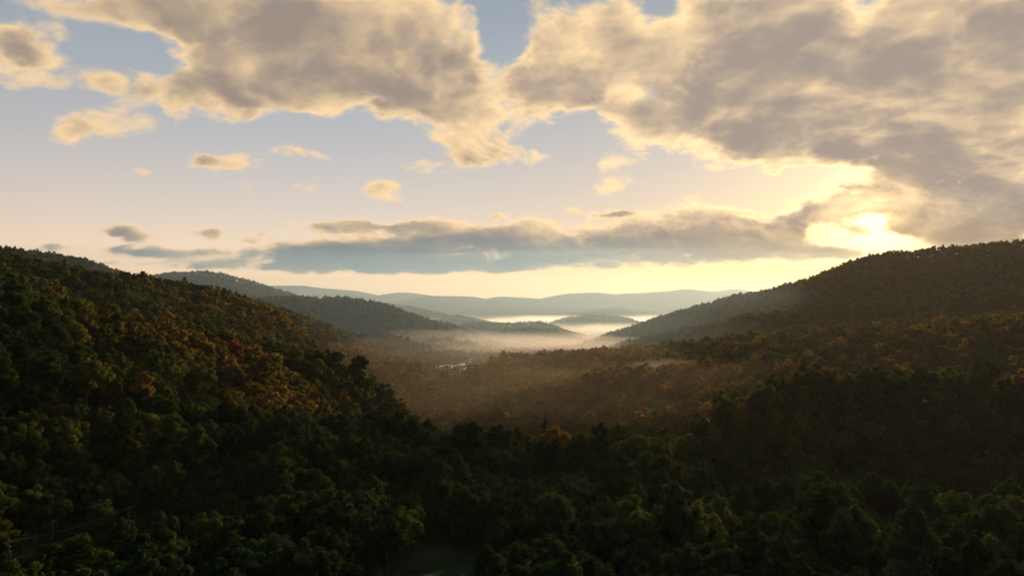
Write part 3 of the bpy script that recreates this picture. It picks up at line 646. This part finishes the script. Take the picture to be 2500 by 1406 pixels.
# ---------------------------------------------------------------- the power line
M_POLE = material('weathered_pole', (.24, .21, .18), .9, two_tone((.07, .06, .05), (.12, .105, .09), 2.0)); M_WIRE = material('old_aluminium_wire', (.15, .15, .15), .8); M_INS = material('glazed_porcelain', (.30, .30, .30), .4); M_STEEL = material('galvanised_steel', (.40, .41, .42), .5)
def pole(px, D, ytop, label, ang_, guy=None):
    x = vil(px, D); zg = float(land_z(np.array([x]), np.array([float(D)]))[0]); H = at(px, ytop, D)[2] - zg
    root = link('utility_pole', None, None, (x, D, zg), label=label, category='utility pole', group='utility poles of the power line'); root.rotation_euler = (0, 0, ang_)
    g = Geo(); tube(g, [(0, 0, -1.5), (0, 0, H * .5), (0, 0, H)], [.19, .16, .13], 10); link('post', g.mesh('pole_post', [M_POLE]), root)
    g = Geo(); boxg(g, (-1.2, -.17, H - .62), (1.2, -.06, H - .48)); ca = link('crossarm', g.mesh('crossarm', [M_POLE]), root)
    pts = []
    for xx in (-1.1, .45, 1.1):
        g = Geo(); tube(g, [(xx, -.11, H - .5), (xx, -.11, H - .38), (xx, -.11, H - .22)], [.05, .09, .05], 8); link('insulator', g.mesh('insulator', [M_INS]), ca); pts.append(Vector((xx, -.11, H - .2)))
    for zz_ in (H - 1.9, H - 3.3):
        g = Geo(); boxg(g, (.10, -.10, zz_), (.55, .02, zz_ + .12)); br = link('bracket', g.mesh('bracket', [M_STEEL]), root)
        g = Geo(); tube(g, [(.5, -.04, zz_ + .1), (.5, -.04, zz_ + .2), (.5, -.04, zz_ + .32)], [.05, .09, .06], 8); link('insulator', g.mesh('insulator', [M_INS]), br)
    zc = max(H - 5.8, H * .45); g = Geo(); tube(g, [(0, 0, zc), (0, 0, zc + .35)], [.21, .21], 10); link('cable_clamp', g.mesh('cable_clamp', [M_STEEL]), root); pts.append(Vector((.2, 0, zc + .2)))
    if guy is not None:
        for k_, gx_ in enumerate(guy):
            e = Vector((gx_, -1.0, -.6 - .2 * k_)); g = Geo(); tube(g, [(0, 0, zc + .1 + .5 * k_), tuple(e)], [.03, .03], 5); link('guy_wire', g.mesh('guy_wire', [M_WIRE]), root)
    mw = Matrix.Translation(root.location) @ Matrix.Rotation(ang_, 4, 'Z')
    return [mw @ p for p in pts]
ends = [pole(22, 213, 1318, 'weathered wooden power pole with guy wires at the near corner of the slope', .55, (-5.2, -5.8)),
        pole(313, 248, 1237, 'second power pole standing among pale bare trunks', .75),
        pole(655, 330, 1084, 'far power pole at the top of the cleared strip', .9)]
def cable(a, b, sag, r_, label):
    g = Geo(); P = [tuple(a.lerp(b, t) + Vector((0, 0, -sag * 4 * t * (1 - t)))) for t in np.linspace(0, 1, 22)]
    tube(g, P, [r_] * 22, 5); return link('power_cable', g.mesh('power_cable', [M_WIRE]), label=label, category='cable', group='cables of the power line')
WIRE_NAMES = ['outer top', 'middle top', 'inner top', 'thick low']
for s_i, (e0, e1) in enumerate(zip(ends[:-1], ends[1:])):
    for w_i in range(4): cable(e0[w_i], e1[w_i], (1.2, 1.3, 1.4, 1.1)[w_i], .022 if w_i == 3 else .012, '%s cable of the power line, %s span' % (WIRE_NAMES[w_i], ('nearest', 'uphill')[s_i]))
x3 = vil(1318, 760)
pole(1318, 760, 951, 'lone thin pole rising from the autumn trees in the hollow', .3)

# ---------------------------------------------------------------- bare and broken trunks
M_DEAD = material('bleached_wood', (.46, .43, .37), .85, two_tone((.12, .11, .09), (.20, .18, .155), 1.5)); M_HEART = material('raw_heartwood', (.34, .15, .06), .8)
def dead_tree(px, D, ytop, lean, label, forks, mat=None, seed=1):
    rng = np.random.default_rng(seed); x = vil(px, D); zg = float(land_z(np.array([x]), np.array([float(D)]))[0]); H = at(px, ytop, D)[2] - zg
    root = link('dead_tree', None, None, (x, D, zg), label=label, category='dead tree', group='bare trunks near the power line')
    P = [np.array((lean * H * t * t + rng.normal(0, .08), rng.normal(0, .08), -1 + (H + 1) * t)) for t in np.linspace(0, 1, 7)]
    g = Geo(); tube(g, P, np.linspace(.26, .07, 7), 8); link('trunk', g.mesh('dead_trunk', [mat or M_DEAD]), root)
    for i in range(forks):
        s_ = P[3 + i % 3]; a = rng.uniform(0, 6.3); e = s_ + np.array((math.cos(a) * 1.5, math.sin(a) * 1.5, 1.6)) * rng.uniform(.6, 1.1)
        g = Geo(); tube(g, [s_, (s_ + e) / 2 + (0, 0, -.15), e], [.08, .05, .02], 5); link('branch', g.mesh('dead_branch', [mat or M_DEAD]), root)
dead_tree(326, 246, 1249, .02, 'pale bare trunk just beside the second power pole', 3, None, 3)
dead_tree(283, 243, 1272, -.03, 'shorter pale bare trunk on the downhill side of the second pole', 3, None, 5)
dead_tree(297, 250, 1262, .05, 'thin bare trunk between two paler ones', 2, None, 8)
dead_tree(718, 236, 1320, .03, 'white broken snag in the dark gap of the trees', 1, None, 11)
dead_tree(728, 233, 1336, .12, 'leaning split trunk with raw orange wood', 1, M_HEART, 13)


# ---------------------------------------------------------------- air: even haze over the whole country, and mist lying in the valley
def air_material(name, color, density, aniso):
    m = bpy.data.materials.new(name); m.use_nodes = True; nt = m.node_tree; nt.nodes.clear()
    v = nt.nodes.new('ShaderNodeVolumePrincipled'); v.inputs['Color'].default_value = tuple(color) + (1,); v.inputs['Density'].default_value = density; v.inputs['Anisotropy'].default_value = aniso
    o = nt.nodes.new('ShaderNodeOutputMaterial'); nt.links.new(v.outputs[0], o.inputs['Volume']); return m
def box_mesh(name, lo, hi, mat):
    v = [(x, y, z) for z in (lo[2], hi[2]) for y in (lo[1], hi[1]) for x in (lo[0], hi[0])]
    return new_mesh(name, v, [(0, 2, 3, 1), (4, 5, 7, 6), (0, 1, 5, 4), (2, 6, 7, 3), (0, 4, 6, 2), (1, 3, 7, 5)], mat)
HAZE_TOP = max(float(GZ.max()) + 40, CAM_Z + 40)
link('haze', box_mesh('haze', (-20500, -20500, float(GZ.min()) - 3), (20500, 20500, HAZE_TOP), air_material('haze_air', (.84, .92, 1.0), 1.3e-5, .45)), kind='stuff', label='thin even haze filling the valley air out to the far ridges', category='haze')
# the mist that fills the valley bottoms: thick below its uneven top, thinning upward
M_MIST = air_material('valley_mist_air', (.95, .96, .98), 0.0, .5)
nt = M_MIST.node_tree; vol = [q for q in nt.nodes if q.type == 'PRINCIPLED_VOLUME'][0]
gp = nt.nodes.new('ShaderNodeNewGeometry'); sp_ = nt.nodes.new('ShaderNodeSeparateXYZ'); nt.links.new(gp.outputs['Position'], sp_.inputs[0])
zz = S(nt, sp_.outputs[2]); big = noise(nt, gp.outputs['Position'], 0.0016, 1.0); fine = noise(nt, vmath(nt, 'MULTIPLY', gp.outputs['Position'], (1, 1, 3)), 0.007, 2.0)
topz = (big - 0.5) * 70.0 + (fine - 0.5) * 34.0 + (CAM_Z - 132.0) - S(nt, sp_.outputs[1]).max(1500.0) * 0.0115
nt.links.new(((topz - zz).sstep(0.0, 58.0) * (big * 1.4 + 0.1) * 5.5e-3).k, vol.inputs['Density'])
M_MIST.cycles.volume_step_rate = 0.18
link('mist', box_mesh('mist', (-2600, 1500, 0), (2600, 5600, CAM_Z - 120), M_MIST), kind='stuff', label='pale morning mist lying in the valley bottoms between the wooded hills', category='mist')
def mist_bank(px, py, D, rx, ry, rz, dens, label, seed):
    V, Fc = ico(4); rng = np.random.default_rng(seed); c = np.array(at(px, py, D))
    a = V * 2.1 + rng.uniform(0, 50, 3)
    lump = 1 + .55 * fbm(a[:, 0] + a[:, 2], a[:, 1] - a[:, 2], seed, 3)
    W = V * lump[:, None] * (rx, ry, rz) + c
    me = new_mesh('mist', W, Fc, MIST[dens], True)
    return link('mist', me, kind='stuff', label=label, category='mist')
MIST = {d: air_material('mist_air', (.48, .74, 1.0) if d in (3.5e-5, 1.4e-4) else (1.0, .87, .68) if d < 3e-4 else (.95, .96, .98), d, .5 if d < 3e-4 else .5) for d in (3.5e-5, 1.4e-4, 1.3e-4, 2e-4, 4e-4, 8e-4, 1.4e-3, 2.5e-3, 5e-3)}  # thin banks: warm sunlit glow is put into their brown colour
for q in (
 (1250, 720, 6800, 6000, 3600, 190, 3.5e-5, 'blue distance haze between the valley and the far ridges'),
 (1020, 750, 2600, 3200, 1350, 260, 1.4e-4, 'soft blue valley haze before the middle hills'),
 (950, 826, 1980, 330, 330, 24, 8e-4, 'white mist pooled at the foot of the wooded side ridge'),
 (1330, 838, 2050, 480, 380, 24, 8e-4, 'bright mist sheet spread behind the village'),
 (1420, 850, 1650, 330, 300, 18, 8e-4, 'thin mist under the spur on the sunny side of the valley'),
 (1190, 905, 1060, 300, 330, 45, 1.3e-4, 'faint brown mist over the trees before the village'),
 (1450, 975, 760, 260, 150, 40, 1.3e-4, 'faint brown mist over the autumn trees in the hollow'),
 (1640, 894, 900, 46, 22, 11, 8e-4, 'glowing wisp of mist rising over the wooded knoll'),
 (1590, 900, 890, 40, 18, 9, 8e-4, 'pale wisp of mist caught on the crest of the wooded knoll'),
 (1490, 914, 905, 60, 18, 9, 4e-4, 'low wisp of mist trailing along the wooded knoll'),
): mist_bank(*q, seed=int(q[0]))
